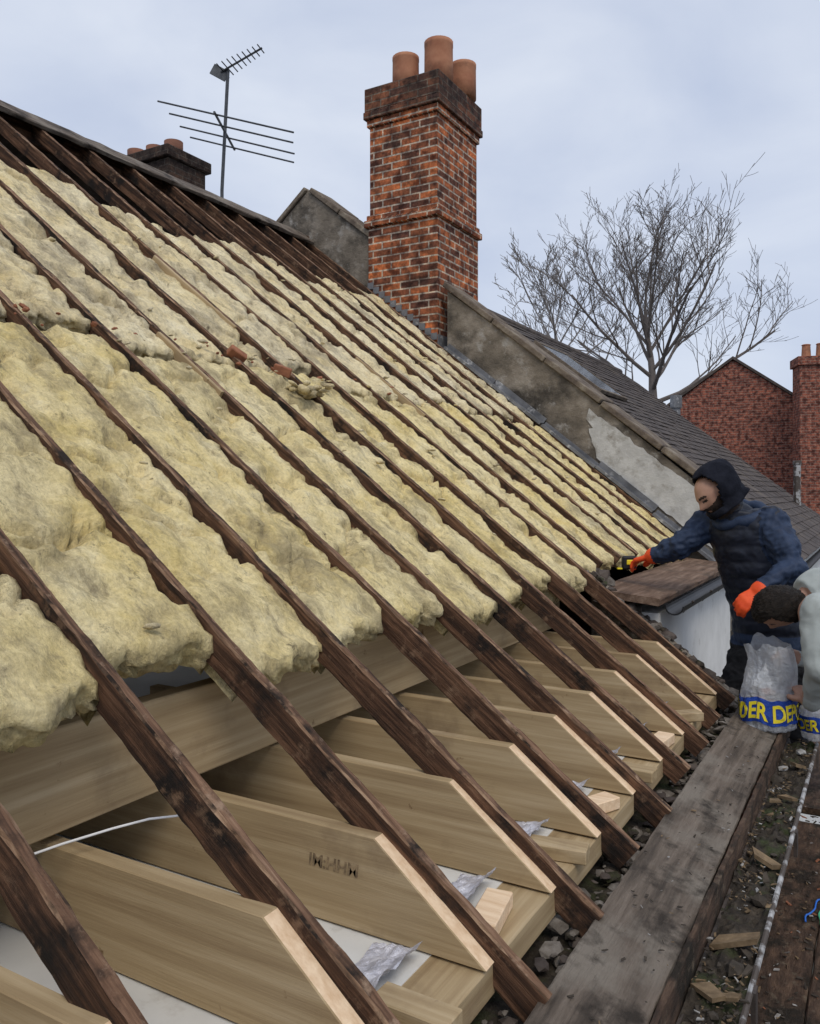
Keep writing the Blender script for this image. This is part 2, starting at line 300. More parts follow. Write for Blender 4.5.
# ---------------------------------------------------------------- insulation
def batt(L,w,sd,bulge,r,thick):
    bm=B(); nx=max(10,int(L/.016)); ny=24; rows=[]
    cr=[rnd(.2,L-.15) for _ in range(8)]; cd=[.05,.04]+[rnd(.008,.03) for _ in range(6)]
    ed=rnd(-.01,.01); ca=[rnd(-.3,.3) for _ in cr]
    for i in range(nx+1):
        x=L*i/nx; row=[]
        for j in range(ny+1):
            s=j/ny-.5
            z=-.025+ed*.5+bulge*(1-abs(2*s)**8)+.015*nz(x*2.2,s*1.4,sd)+.013*nz(x*6,s*3,sd+9)-.018*abs(nz(x*8,s*3.5,sd+5))+.012*nz(x*19,s*8,sd+3)+.007*nz(x*42,s*18,sd)
            tear=nz(x*3.3,s*2.2,sd+21)
            if tear>.28: z-=min(.03,(tear-.28)*.35)
            for c,d,a in zip(cr,cd,ca): z-=d*math.exp(-((x-c+a*s+.14*nz(s*4,sd,c))/.016)**2)
            if x<r: z-=r*(1-math.sqrt(max(0,1-((r-x)/r)**2)))
            if x>L-.03: z-=.03*(1-math.sqrt(max(0,1-((x-L+.03)/.03)**2)))
            xx=x+(.05*nz(s*3,sd,1)+.03*nz(s*11,sd,2)+.016*nz(s*30,sd,2))*max(0,1-x/.3)+(.09*nz(s*4,sd,4)+.04*nz(s*14,sd,6))*max(0,1-(L-x)/.3)
            yy=w*s*(1+.025*nz(x*4,sd,2.5 if s>0 else 7.5)+.04*nz(x*17,sd,2.5 if s>0 else 7.5))
            row.append(bm.verts.new((xx,yy,z)))
        rows.append(row)
    mids=[]
    for q in(.84,.67,.5,.33,.16):
        mids.append([bm.verts.new((v.co.x-.002+.03*nz(v.co.y*16,sd,q*9)+.012*nz(v.co.y*40,sd,q*20),v.co.y,-thick+(thick+v.co.z)*q+.008*nz(v.co.y*14,sd,q*7))) for v in rows[0]])
    lo=[bm.verts.new((v.co.x+.012+.024*nz(v.co.y*14,sd,8),v.co.y,-thick+.02*nz(v.co.y*13,sd,6))) for v in rows[0]]
    lo2=[bm.verts.new((v.co.x+.12,v.co.y,-thick-.02)) for v in rows[0]]
    rows=[lo2,lo]+mids[::-1]+rows
    hi=[bm.verts.new((v.co.x-.02,v.co.y,-thick)) for v in rows[-1]]; rows.append(hi)
    for a,b in zip(rows,rows[1:]):
        for j in range(ny): bm.faces.new((a[j],b[j],b[j+1],a[j+1]))
    for j in(0,ny):
        e=[r[j] for r in rows]; d=[bm.verts.new((v.co.x,v.co.y,-thick-.02)) for v in e]
        for a in range(len(e)-1): bm.faces.new((e[a],e[a+1],d[a+1],d[a]))
    return bm
for k in list(KS)[:-1]:
    y=Y0+SP*(k+.5); n=14-k; g=SP-.026
    ts=rnd(.98,1.08) if k>7 else rnd(.95,1.06); tm=2.84+rnd(-.07,.07)
    if k<=-1: ts+=.10
    elif k<=2: ts+=.05
    tag(obj('insulation_batt',batt(tm-ts,g,k*2.7,.010,.02,.12),M['woollow'],smooth=True,M4=roofM(ts,y,0,k)),'yellow glass wool batt, lower row, %s gap from the chimney wall'%ORD[n],'insulation','yellow insulation batts between the rafters')
    tt=5.0+rnd(-.18,.18); gp=rnd(.01,.10)
    tag(obj('insulation_batt',batt(tt-tm-gp,g,k*1.9+50,.010,.02,.11),M['wool'],smooth=True,M4=roofM(tm+gp,y,.004,k)),'faded glass wool batt, upper row, %s gap from the chimney wall'%ORD[n],'insulation','yellow insulation batts between the rafters')
# purlin below the gap between the two rows
bm=timber(8.6,.07,.14,30,.006,.006,8); tag(obj('purlin',bm,M['old'],M4=axesM((0,1,0),(-cp,0,sp),(sp,0,cp),RP(2.86,-1.2,-.118))),'old purlin crossing under the rafters between the two rows of insulation','timber')
# torn scraps
bm=B()
for i in range(80):
    y=rnd(1.4,6.5); t=rnd(1.2,4.7); c=RP(t,y,.0)
    if i<30: c=RP(2.88+rnd(-.12,.12),rnd(1.6,5.4),.008)
    stone(bm,c,rnd(.006,.028),flat=.6)
tag(obj('insulation_scraps',bm,M['wool'],smooth=True),'torn scraps of glass wool lying over the insulation','insulation scraps',kind='stuff')
bm=B()
for i in range(26): stone(bm,RP(2.9+rnd(-.07,.07),rnd(1.5,4.8),rnd(-.02,.02)),rnd(.007,.02),0)
tag(obj('brick_crumbs',bm,M['bit1']),'orange brick crumbs along the mid-slope break in the insulation','crumbs',kind='stuff')
def onroof(u,v):
    a=(u-410)/820; b=(490-v)/820; dr=Fv+Rv*a+Z*b; return dr*(-1.272/(dr.x*sp+dr.z*cp))
for u,v,l in((281,372,'short reddish timber stub jutting from the insulation at mid slope'),(236,356,'small orange timber stub left of the reddish stub at mid slope')):
    p=onroof(u,v)+V((.01,0,.01))
    bm=B(); box(bm,(-.05,-.022,-.03),(.05,.022,.022),.005,M4=Matrix.Translation(p)@Matrix.Rotation(P+rnd(-.3,.3),4,'Y')@Matrix.Rotation(rnd(.2,1),4,'Z'))
    tag(obj('timber_stub',bm,M['bit1']),l,'timber stub')
# loose pale tuft
bm=B(); p=onroof(302,392)
for i in range(30): stone(bm,p+V((rnd(-.13,.13),rnd(-.13,.13),rnd(-.03,.04))),rnd(.018,.04))
tag(obj('wool_tuft',bm,M['wool'],smooth=True),'pale torn tuft of wool lying beside the reddish timber stub','insulation',kind='stuff')

# ---------------------------------------------------------------- new timbers
bm=timber(5.9,.06,.252,20,.002,.004,2); tag(obj('pine_beam',bm,M['pine'],M4=axesM((0,1,0),(-1,0,0),(0,0,1),(-1.72,-1.2,-.56))),'long new pine beam under the lower edge of the insulation','beam')
JZ=-.825; JB=-1.065
js=[k for k in range(-3,8)]
def xplane(z,n=-.035): return (-1.272+n-z*cp)/sp
for k in js:
    y=Y0+SP*k-.05+rnd(-.006,.006)
    dz=rnd(-.012,.012); z1=JZ+dz; xa=xplane(z1); xb=xplane(JB); x0=-2.7
    bm=B(); ys=(y-.0235,y+.0235)
    L=[[bm.verts.new((x,yy,z)) for x,z in [(x0,JB),(x0,z1),(xa,z1),(xb,JB)]] for yy in ys]
    a,b=L
    for i,j in((0,1),(1,2),(2,3),(3,0)):
        f=bm.faces.new((a[i],a[j],b[j],b[i])); f.material_index=1 if i==2 else 0
    bm.faces.new(a); bm.faces.new(b[::-1])
    bmesh.ops.recalc_face_normals(bm,faces=bm.faces)
    bmesh.ops.bevel(bm,geom=list(bm.edges),offset=.0025,segments=1,affect='EDGES')
    o=obj('pine_joist',bm,[M['pine'],M['cut']])
    lab='new pine joist, sloping sawn end, beside the %s old rafter from the chimney wall'%ORD[15-k]
    if k==0: lab='new pine joist with a sloping sawn end and a dark grading stamp on its side'
    tag(o,lab,'joist','new pine joists along the eaves')
    if k==0:
        cu=bpy.data.curves.new('stamp','FONT'); cu.body='IM:HHM'; cu.size=.043; cu.extrude=.0004; cu.shear=.1; cu.offset=.001
        tmp=bpy.data.objects.new('tmp',cu); col.objects.link(tmp); bpy.context.view_layer.update()
        me=bpy.data.meshes.new_from_object(tmp.evaluated_get(bpy.context.evaluated_depsgraph_get())); bpy.data.objects.remove(tmp)
        me.transform(axesM((1,0,0),(0,0,1),(0,-1,0),(-1.25,y-.0245,-.935)))
        finish('grading_stamp',me,M['ink'],o)
# wall plate in lengths
pz=-1.072
for i,(ya,yb,l) in enumerate(((-1.1,1.3,'nearest length'),(1.33,2.9,'middle length, beside the stamped joist'),(2.93,4.66,'far length, nearest the workers'))):
    bm=timber(yb-ya,.14,.075,10,.002,.004,i); tag(obj('wall_plate',bm,M['pine'],M4=axesM((0,1,0),(-1,0,0),(0,0,1),(-.835+rnd(-.01,.01),ya,pz))),'pine wall plate along the eaves, '+l,'wall plate','pine wall plates')
for k in range(0,7):
    y=Y0+SP*k-.25+rnd(-.05,.05); 
    bm=B(); a=rnd(-.5,.5)+(1.57 if k%2 else .3)
    box(bm,(-.09,-.035,0),(.09,.035,.04),.003,M4=Matrix.Translation((-.83+rnd(-.02,.02),y,pz+.003))@Matrix.Rotation(a,4,'Z'))
    tag(obj('timber_offcut',bm,M['cut'] if k%2 else M['pine']),'small pine offcut on the wall plate in the %s gap from the far eaves end'%ORD[8-k],'offcut','pine offcuts on the wall plate')
# silvery membrane lying behind the plate in each gap
for k in range(-1,7):
    yc=Y0+SP*k-.28; bm=B(); nx,ny=20,34; g=[]; x1=-.905; x0=x1-rnd(.10,.17)
    for i in range(nx+1):
        r=[]
        for j in range(ny+1):
            q=i/nx; yy=yc-.135+.315*j/ny
            x=x0+(x1-x0)*q+.02*nz(yy*9,k,2)*(1-q)
            z=-1.06+.03*q**3+.018*abs(nz(x*16,yy*13,k))+.012*abs(nz(x*40,yy*34,k+5))+.02*abs(nz(yy*12,k,9))*q
            r.append(bm.verts.new((x,yy,z)))
        g.append(r)
    for a,b in zip(g,g[1:]):
        for j in range(ny): bm.faces.new((a[j],b[j],b[j+1],a[j+1]))
    tag(obj('membrane_edge',bm,M['plastic']),'creased silvery membrane edge by the wall plate, %s gap from the far eaves end'%ORD[8-k],'membrane','membrane edges at the eaves')
# cable
pts=[(-1.74,1.00,-.85),(-1.66,1.10,-.815),(-1.60,1.20,-.795),(-1.55,1.30,-.785),(-1.52,1.38,-.785),(-1.50,1.46,-.80)]
bm=B(); tube(bm,pts,.003); tag(obj('cable',bm,M['cablew'],smooth=True),'white electric cable between the nearest joists','cable')
# rubble along the eaves wall head
bm=B()
for i in range(760):
    y=rnd(.6,4.7); stone(bm,(rnd(-.765,-.63),y,-1.195+rnd(-.03,.03)),rnd(.006,.042)*(1 if rnd(0,1)<.4 else .5),random.choice((0,0,0,2,1)),flat=rnd(.4,1))
for i in range(260):
    t=rnd(-.05,1.15); p=RP(t,rnd(4.64,4.88),-.1+rnd(-.04,.05)); stone(bm,p,rnd(.015,.05),random.choice((0,1,1,2)))
tag(obj('rubble',bm,[M['mortar'],M['slate'],M['dirt']]),'loose mortar and stone rubble along the open eaves','rubble',kind='stuff')
# flat weathered board outside the rafter feet
ang=math.atan2(.06,.245)
def boardM(x,y,z,a): return axesM((0,1,0),(-math.cos(a),0,math.sin(a)),(math.sin(a),0,math.cos(a)),(x,y,z))
bm=timber(3.35,.215,.036,140,.0035,.004,21,wave=.006); tag(obj('eaves_board',bm,M['slab'],M4=boardM(-.556,1.28,-1.15,ang)),'wide weathered board lying along the eaves, long far piece by the rubble sacks','board')
bm=timber(1.6,.215,.036,60,.0035,.004,27,wave=.006); tag(obj('eaves_board',bm,M['slab'],M4=boardM(-.552,-.33,-1.152,ang)),'wide weathered board along the eaves, near piece at the bottom edge','board')
bm=timber(5.0,.018,.11,160,.004,.003,31,wave=.008); tag(obj('fascia_board',bm,M['deck'],M4=axesM((0,1,0),(-1,0,0),(0,0,1),(-.438,-.3,-1.168))),'dark rotten fascia strip along the outer edge of the eaves board','fascia')
# gutter
G=thing('gutter','old grey gutter full of dirt along the outer edge of the eaves','gutter',(-.35,2,-1.33))
bm=B(); yy0,yy1=-.3,4.55; pr=[]; gx=-.358; gr=.068
for i in range(13):
    a=PI+PI*i/12; pr.append((gx+gr*math.cos(a),-1.255+gr*.9*math.sin(a)))
for i in range(13):
    a=2*PI-PI*i/12; pr.append((gx+(gr-.008)*math.cos(a),-1.255+(gr*.9-.008)*math.sin(a)))
prism(bm,pr,yy0,yy1); obj('trough',bm,M['rust'],G)
for y in (1.1,2.2,3.3,4.4):
    bm=B(); box(bm,(gx+gr+.001,y-.02,-1.335),(gx+gr+.013,y+.02,-1.245)); obj('bracket',bm,M['rust'],G)
bm=B(); tube(bm,[(gx+gr-.001,-.3+i*.2,-1.251+.006*nz(i,3,1)) for i in range(25)],.008); obj('lip',bm,M['paint'],G)
bm=B(); g=[]
for i in range(301):
    y=-.2+4.7*i/300; g.append([bm.verts.new((gx-.066+.127*j/12,y,-1.256+.022*nz(y*4,j*.35,2)+.02*nz(y*15,j*1.0,4)+.012*nz(y*45,j*2.3,4))) for j in range(13)])
for a,b in zip(g,g[1:]):
    for j in range(12): bm.faces.new((a[j],a[j+1],b[j+1],b[j]))
tag(obj('gutter_dirt',bm,M['dirt']),'dark wet dirt and moss lying in the eaves gutter','dirt',kind='stuff')
bm=B()
for i in range(2400):
    y=rnd(.7,4.5); x=rnd(gx-.064,gx+.06)
    if nz(y*3,x*20,7)<-.05: continue
    chip(bm,(x,y,-1.248+.022*nz(y*4,2,2)+rnd(-.014,.012)),rnd(.002,.010)*(2 if rnd(0,1)<.1 else 1),random.choice((0,0,0,0,0,0,0,2,3,3,3,3)))
for i in range(120):
    y=rnd(1.3,4.5); s=rnd(0,1)**.5; x=-.65+.19*s; chip(bm,(x,y,-1.122-.045*s+rnd(0,.004)),rnd(.002,.008),random.choice((0,0,0,2,3)))
for i in range(1500): chip(bm,(rnd(-.42,.6),rnd(.8,5),-1.694),rnd(.003,.014),random.choice((0,0,0,0,1,2,3)))
for i in range(16): stone(bm,(rnd(gx-.05,gx+.05),rnd(1.2,4.4),-1.245),rnd(.012,.028),random.choice((0,0,2)))
for i in range(7): chip(bm,(rnd(gx-.04,gx+.04),rnd(2.0,4.3),-1.232),rnd(.03,.055),3)
tag(obj('debris',bm,[M['bit3'],M['bit1'],M['bit2'],M['bit4']]),'scattered leaves and chips of slate, mortar and wood in the gutter and on the boards','debris',kind='stuff')

# ---------------------------------------------------------------- scaffold
DZ=-1.7
for i in range(7):
    bm=timber(7.2 if i else 5.85,.224,.038,60,.006,.006,60+i,wave=.004); tag(obj('scaffold_board',bm,M['deck'],M4=axesM((0,1,0),(-1,0,0),(0,0,1),(-.34+.228*i,-1.2,DZ+rnd(-.003,.003)))),'brown scaffold board of the walkway, %s out from the gutter'%ORD[i+1],'scaffold board','scaffold boards of the walkway')
for i in range(4):
    bm=timber(2.4,.222,.038,12,.004,.004,80+i); tag(obj('scaffold_board',bm,M['deck'],M4=axesM((0,1,0),(-1,0,0),(0,0,1),(-1.02+.228*i,YE+.15,DZ))),'brown scaffold board in the recess under the standing worker, %s from the white wall'%ORD[i+1],'scaffold board','scaffold boards in the recess')
for i,y in enumerate((-.9,.9,2.7,4.4,5.8)):
    bm=B(); tube(bm,[(-1.1 if y>4.6 else -.44,y,DZ-.065),(1.3,y,DZ-.065)],.024,10); tube(bm,[(1.3,y+.05,GZ),(1.3,y+.05,DZ-.03)],.024,10)
    tag(obj('scaffold_tubing',bm,M['alu']),'steel scaffold tubing under the walkway, %s from the near end'%ORD[i+1],'scaffold','scaffold supports')
for mt,off,l in(('cableb',0,'thin blue cord trailing over the walkway beside the gutter'),('cableg',.04,'thin green cord trailing over the walkway beside the blue cord')):
    bm=B(); tube(bm,[(-.27+off+.05*nz(i*.16,off*30,2)+.004*i,3.55+i*.022,DZ+.012+.02*abs(nz(i*.3,off*9,7))) for i in range(26)],.0035); tag(obj('cord',bm,M[mt],smooth=True),l,'cord')

# ---------------------------------------------------------------- recess: brown board, gutter
bm=timber(2.6,.4,.04,60,.006,.006,41,wave=.006); tag(obj('brown_board',bm,M['brownboard'],M4=boardM(-1.3,4.72,-.6,.1)),'wide brown board at the foot of the far rafters beside the worker','board')
G=thing('gutter','black half-round gutter under the brown board by the recess','gutter',(-1.06,6,-.75))
bm=B(); pr=[]
for i in range(11): a=PI+PI*i/10; pr.append((-1.055+.055*math.cos(a),-.67+.055*math.sin(a)))
for i in range(11): a=2*PI-PI*i/10; pr.append((-1.055+.047*math.cos(a),-.67+.047*math.sin(a)))
prism(bm,pr,4.86,7.38); obj('trough',bm,M['black'],G)
for y in(5.1,5.7,6.3,6.9):
    bm=B(); tube(bm,[(-1.13,y,-.70),(-1.055,y,-.733),(-.994,y,-.665)],.008,6); obj('bracket',bm,M['rust'],G)

# ---------------------------------------------------------------- party wall
W=thing('parapet_wall','stained cement parapet wall stepping down beside the slate roof','wall',(-3,7.55,-2))
YA,YB=7.4,7.74
def zr(x,n=0):
    return (-1.272+n-x*sp)/cp if x>RX else RZ+n/cp-(RX-x)*sp/cp
hp=.60
bm=B(); prism(bm,[(-3.85,zr(-3.85)-.5),(-1.15,zr(-1.15)-.5),(-1.15,zr(-1.15)+.50),(-1.4,zr(-1.4)+hp-.03),(-2.6,zr(-2.6)+hp+.02),(-3.85,zr(-3.85)+hp)],YA,YB); obj('lower_wall',bm,M['render'],W)
bm=B(); prism(bm,[(-7.2,zr(-7.2)-.5),(-4.7,zr(-4.7)-.5),(-4.7,zr(-4.7)+hp-.06),(RX,RZ+hp-.06),(-7.2,zr(-7.2)+hp-.06)],YA,YB); obj('upper_wall',bm,M['render'],W)
bm=B(); box(bm,(-10.4,YA,GZ),(-1.15,YB,-1.1)); prism(bm,[(-10.4,-1.1),(-1.15,-1.1),(-1.15,zr(-1.15)-.4),(RX,RZ-.4)],YA+.01,YB-.01); obj('wall_core',bm,M['blackened'],W)
def coping(xa,xb,sg=1,n=.0):
    bm=B(); za=zr(xa)+hp+n; Lc=abs(xb-xa)/cp
    box(bm,(0,-.2,0),(Lc,.2,.055),.008,M4=axesM((sg*cp,0,-sp),(0,1,0),(sg*sp,0,cp),(xa,7.57,za+rnd(-.006,.006)))); obj('coping_slab',bm,M['coping'],W)
for i in range(5): coping(-3.9+i*.545,-3.9+i*.545+.535,1,.012)
coping(RX+.03,-5.2,1,-.05); coping(-5.19,-4.76,1,-.05); coping(RX+.0,-6.4,-1,-.05); coping(-6.41,-7.2,-1,-.05)
bm=B(); pl=[]
for i in range(26):
    x=-2.3+1.13*i/25; pl.append((x,zr(x)+.10+.03*nz(i*.7,1,1)))
for i in range(30):
    x=-1.17-1.2*i/29; pl.append((x-.02*abs(nz(i*.9,5,2)) if i else -1.17,zr(x)+(.54 if i>2 else .46)-.02-.1*abs(nz(i*.35,2,2))))
for i in range(8):
    s=i/8; x=-2.39+.07*s+.06*nz(i*.8,3,3); pl.append((x,zr(x)+.42-.28*s))
prism(bm,pl,YA-.010,YA+.02); obj('mortar_patch',bm,M['patch'],W)
bm=B(); L=(3.8-1.2)/cp; 
for i in range(5):
    s0,s1=L*i/5,L*(i+1)/5-.01; M5=axesM((cp,0,-sp),(0,1,0),(sp,0,cp),(-3.85,YA-.014,zr(-3.85)+.02+rnd(-.01,.01)))
    box(bm,(s0,-.06-rnd(0,.03),-.01),(s1,0,.015),M4=M5); box(bm,(s0,-.012,.0155),(s1,0,.04+rnd(0,.03)),M4=M5)
obj('lead_flashing',bm,M['lead'],W)
# ---------------------------------------------------------------- chimney
CH=thing('chimney','tall red brick chimney with three clay pots rising from the party wall','chimney',(-4.38,7.85,.9))
cx0,cx1,cy0,cy1=-4.79,-3.95,7.37,8.34
def cb(name,g,z0,z1,m='brick'):
    bm=B(); box(bm,(cx0-g,cy0-g,z0),(cx1+g,cy1+g,z1),.006); return obj(name,bm,M[m],CH,uv=True)
cb('lower_shaft',0,.9,2.80); cb('string_course',.035,2.802,2.872); cb('string_course',.014,2.874,2.93)
cb('upper_shaft',-.012,2.932,3.87)
cb('corbel_course',.012,3.872,3.95); cb('corbel_course',.04,3.952,4.03,'bricktop')
cb('crown',.03,4.032,4.28,'bricktop')
bm=B(); bmesh.ops.create_cone(bm,cap_ends=True,segments=4,radius1=.62,radius2=.5,depth=.07,matrix=Matrix.Translation(((cx0+cx1)/2,(cy0+cy1)/2,4.317))@Matrix.Rotation(PI/4,4,'Z')); obj('flaunching',bm,M['mortar'],CH)
for x,y,h,r in((-4.47,7.62,.36,.145),(-4.10,7.68,.45,.155),(-4.02,8.1,.38,.145)):
    bm=B(); lathe(bm,[(r,0),(r*.99,h*.5),(r*.98,h*.88),(r*1.0,h*.9),(r*1.0,h),(r*.84,h),(r*.82,h*.3),(.01,h*.3)],(x,y,4.29)); obj('chimney_pot',bm,M['terra'],CH,smooth=True)
bm=B()
for i in range(12):
    x=cx0+i*.07; box(bm,(x,cy0-.012,zr(x)-.02),(x+.0695,cy0-.002,zr(x)+.05))
for i in range(7):
    y=cy0+i*.1; box(bm,(cx1+.002,y,zr(cx1)-.05),(cx1+.012,y+.099,zr(cx1)+.09))
obj('lead_flashing',bm,M['lead'],CH)
# rear stack + aerial
CH2=thing('chimney','low sooty brick chimney stack behind the ridge beside the aerial','chimney',(-8.1,7.6,.5))
bm=B(); box(bm,(-9.42,7.3,.3),(-7.7,7.95,4.14),.01); obj('shaft',bm,M['brickdark'],CH2,uv=True)
bm=B(); box(bm,(-9.48,7.24,4.142),(-7.65,8.01,4.28),.01); obj('crown',bm,M['brickdark'],CH2,uv=True)
for x in(-9.25,-8.9,-8.6,-8.25,-7.92):
    bm=B(); h=rnd(.16,.22); lathe(bm,[(.12,0),(.12,h),(.1,h),(.09,.05),(.01,.05)],(x,7.6,4.28)); obj('chimney_pot',bm,M['terradark'],CH2,smooth=True)
A=thing('tv_aerial','tall rooftop aerial mast with a wide lower array and a small upper one','aerial',at(222,205,10.6))
D=10.6; bm=B(); tube(bm,[at(222,250,D),at(222,190,D),at(228,70,D)],.022,8); obj('mast',bm,M['alu'],A)
pm=at(225,132,D); bm=B()
e=(at(300,147,D-.3)-at(160,114,D+.35)); ed=e.normalized(); bd=V((.45,-.75,-.04)).normalized()
tube(bm,[pm-bd*.62,pm+bd*.62],.016,6); obj('lower_boom',bm,M['alu'],A)
for s,l in((-.55,.84),(-.2,.9),(.2,.94),(.55,1.0)):
    bm=B(); c=pm+bd*s+ed*.12; tube(bm,[c-ed*l,c+ed*l],.011,6); obj('lower_element',bm,M['alu'],A)
b0,b1=at(221,72,D),at(262,48,D-.2); bm=B(); tube(bm,[b0,b1],.014,6); obj('upper_boom',bm,M['alu'],A)
dd=(b1-b0).normalized(); ss=dd.cross(Z).normalized(); uu=(ss*.9+Z*.12).normalized()
for i in range(9):
    c=b0.lerp(b1,.05+i*.115); l=.15-.008*i; bm=B(); tube(bm,[c-uu*l,c+uu*l],.008,5); obj('upper_element',bm,M['alu'],A)
bm=B(); box(bm,(-.11,-.01,-.07),(.11,.01,.07),M4=Matrix.Translation(b0-dd*.02)@Matrix.Rotation(YAW,4,'Z')@Matrix.Rotation(.5,4,'Y')); obj('reflector',bm,M['alu'],A)

# ---------------------------------------------------------------- neighbour house
NH=thing('terraced_house','neighbouring terraced house with a brown slate roof beyond the parapet','house',(-4,14,GZ))
YN0,YN1,XE=7.76,20.,-.9
bm=B(); N=36
T0=(.9-.66)/cp
for i in range(N):
    ta=T0+(TR-T0)*i/N; tb=T0+(TR-T0)*(i+1)/N+.02
    p=[RP(ta,0,.075),RP(tb,0,.06),RP(tb,0,.045),RP(ta,0,.055)]
    st=.0 if i%2 else .15
    ys=[YN0]+[YN0+st+.3*j for j in range(1,41)]+[YN1]
    for a,b in zip(ys,ys[1:]):
        dz=rnd(-.005,.008); prism(bm,[(q.x,q.z+dz) for q in p],a+.004,b-.004)
obj('slate_roof',bm,M['slate'],NH)
bm=B(); prism(bm,[(XE-.05,zr(XE-.05)-.02),(RX,RZ-.03),(-10.6,-1.2),(-10.6,GZ),(XE-.2,GZ),(XE-.2,zr(XE)-.1)],YN0+.02,YN1-.05); obj('wall',bm,M['white'],NH)
bm=B(); 
for i in range(27):
    y=YN0+i*.45; tube(bm,[(RX-.02,y,RZ+.05),(RX-.02,y+.445,RZ+.05)],.1,10)
obj('ridge_tiles',bm,M['slate'],NH)
SK=bpy.data.objects.new('skylight',None); col.objects.link(SK); SK.parent=NH; wp=RP(4.8,13.2,.09); SK.location=wp-WL[NH.name]; WL[SK.name]=wp
mm=roofM(4.8,13.2,.09)
bm=B(); box(bm,(-.7,-.75,0),(.7,-.70,.05),M4=mm); box(bm,(-.7,.70,0),(.7,.75,.05),M4=mm); box(bm,(-.7,-.699,0),(-.64,.699,.05),M4=mm); box(bm,(.64,-.699,0),(.7,.699,.05),M4=mm); obj('frame',bm,M['coping'],SK)
bm=B(); box(bm,(-.639,-.699,.01),(.639,.699,.042),M4=mm); obj('pane',bm,M['glass'],SK)
bm=B(); pr=[]
for i in range(11): a=PI+PI*i/10; pr.append((XE+.06+.055*math.cos(a),zr(XE)-.02+.055*math.sin(a)))
prism(bm,pr,YN0+.05,YN1); obj('gutter',bm,M['black'],NH)

# ---------------------------------------------------------------- far brick houses
def brickhouse(label,pk,hw,zpk,depth,slope,ax):
    f=ax; s=V((f.y,-f.x,0)); o=V((pk.x,pk.y,0))
    h=thing('brick_house',label,'house',(pk.x,pk.y,GZ)); ze=zpk-hw*slope
    bm=B(); pts=[(-hw,GZ),(hw,GZ),(hw,ze),(0,zpk),(-hw,ze)]
    prism(bm,pts,0,depth); Mx=axesM(s,f,Z,o); bmesh.ops.recalc_face_normals(bm,faces=bm.faces); bm.normal_update(); boxuv(bm); bmesh.ops.transform(bm,matrix=Mx,verts=bm.verts); obj('wall',bm,M['brickred'],h)
    bm=B()
    for q in(-1,1): prism(bm,[(q*(hw+.12),ze-.12*slope+.02),(0,zpk+.02),(0,zpk+.11),(q*(hw+.12),ze-.12*slope+.11)],-.08,depth+.1)
    bmesh.ops.transform(bm,matrix=Mx,verts=bm.verts); obj('roof',bm,M['slate'],h)
    return h,Mx
pk=at(733,360,25); f=V((Fv.x*.9+Rv.x*.4,Fv.y*.9+Rv.y*.4,0)).normalized()
h,Mx=brickhouse('red brick gable house beyond the slate roof, to the right of the bare tree',pk,2.3,pk.z,7,.72,f)
p2=at(800,400,29); h2,Mx2=brickhouse('red brick house with a tall chimney at the right edge',p2,2.9,p2.z,7,.5,f)
q=at(812,420,23.2); bm=B(); box(bm,(-.42,-.4,-9),(.42,.4,1.5),.01,M4=Matrix.Translation(q)@Matrix.Rotation(YAW*.6,4,'Z')); obj('chimney_stack',bm,M['brickred'],h2,uv=True)
bm=B(); box(bm,(-.48,-.46,1.502),(.48,.46,1.75),.01,M4=Matrix.Translation(q)@Matrix.Rotation(YAW*.6,4,'Z')); obj('chimney_crown',bm,M['brickred'],h2,uv=True)
for dx in(-.15,.22):
    bm=B(); lathe(bm,[(.13,0),(.11,.36),(.13,.38),(.1,.4),(.02,.4)],q+V((dx,0,1.75)),12); obj('chimney_pot',bm,M['terra'],h2)
q=at(676,408,23); bm=B(); tube(bm,[q-Z*9,q],.12,10); tube(bm,[q,q+Z*.35],.16,10); tag(obj('flue_pipe',bm,M['lead']),'short grey flue pipe left of the red brick gable','flue')
q=at(797,462,17); bm=B(); tube(bm,[V((q.x,q.y,GZ)),q],.07,10); tube(bm,[q-Z*.05,q+Z*.03],.085,10); tag(obj('vent_pipe',bm,M['paint']),'pale grey vent pipe standing right of the worker','pipe')

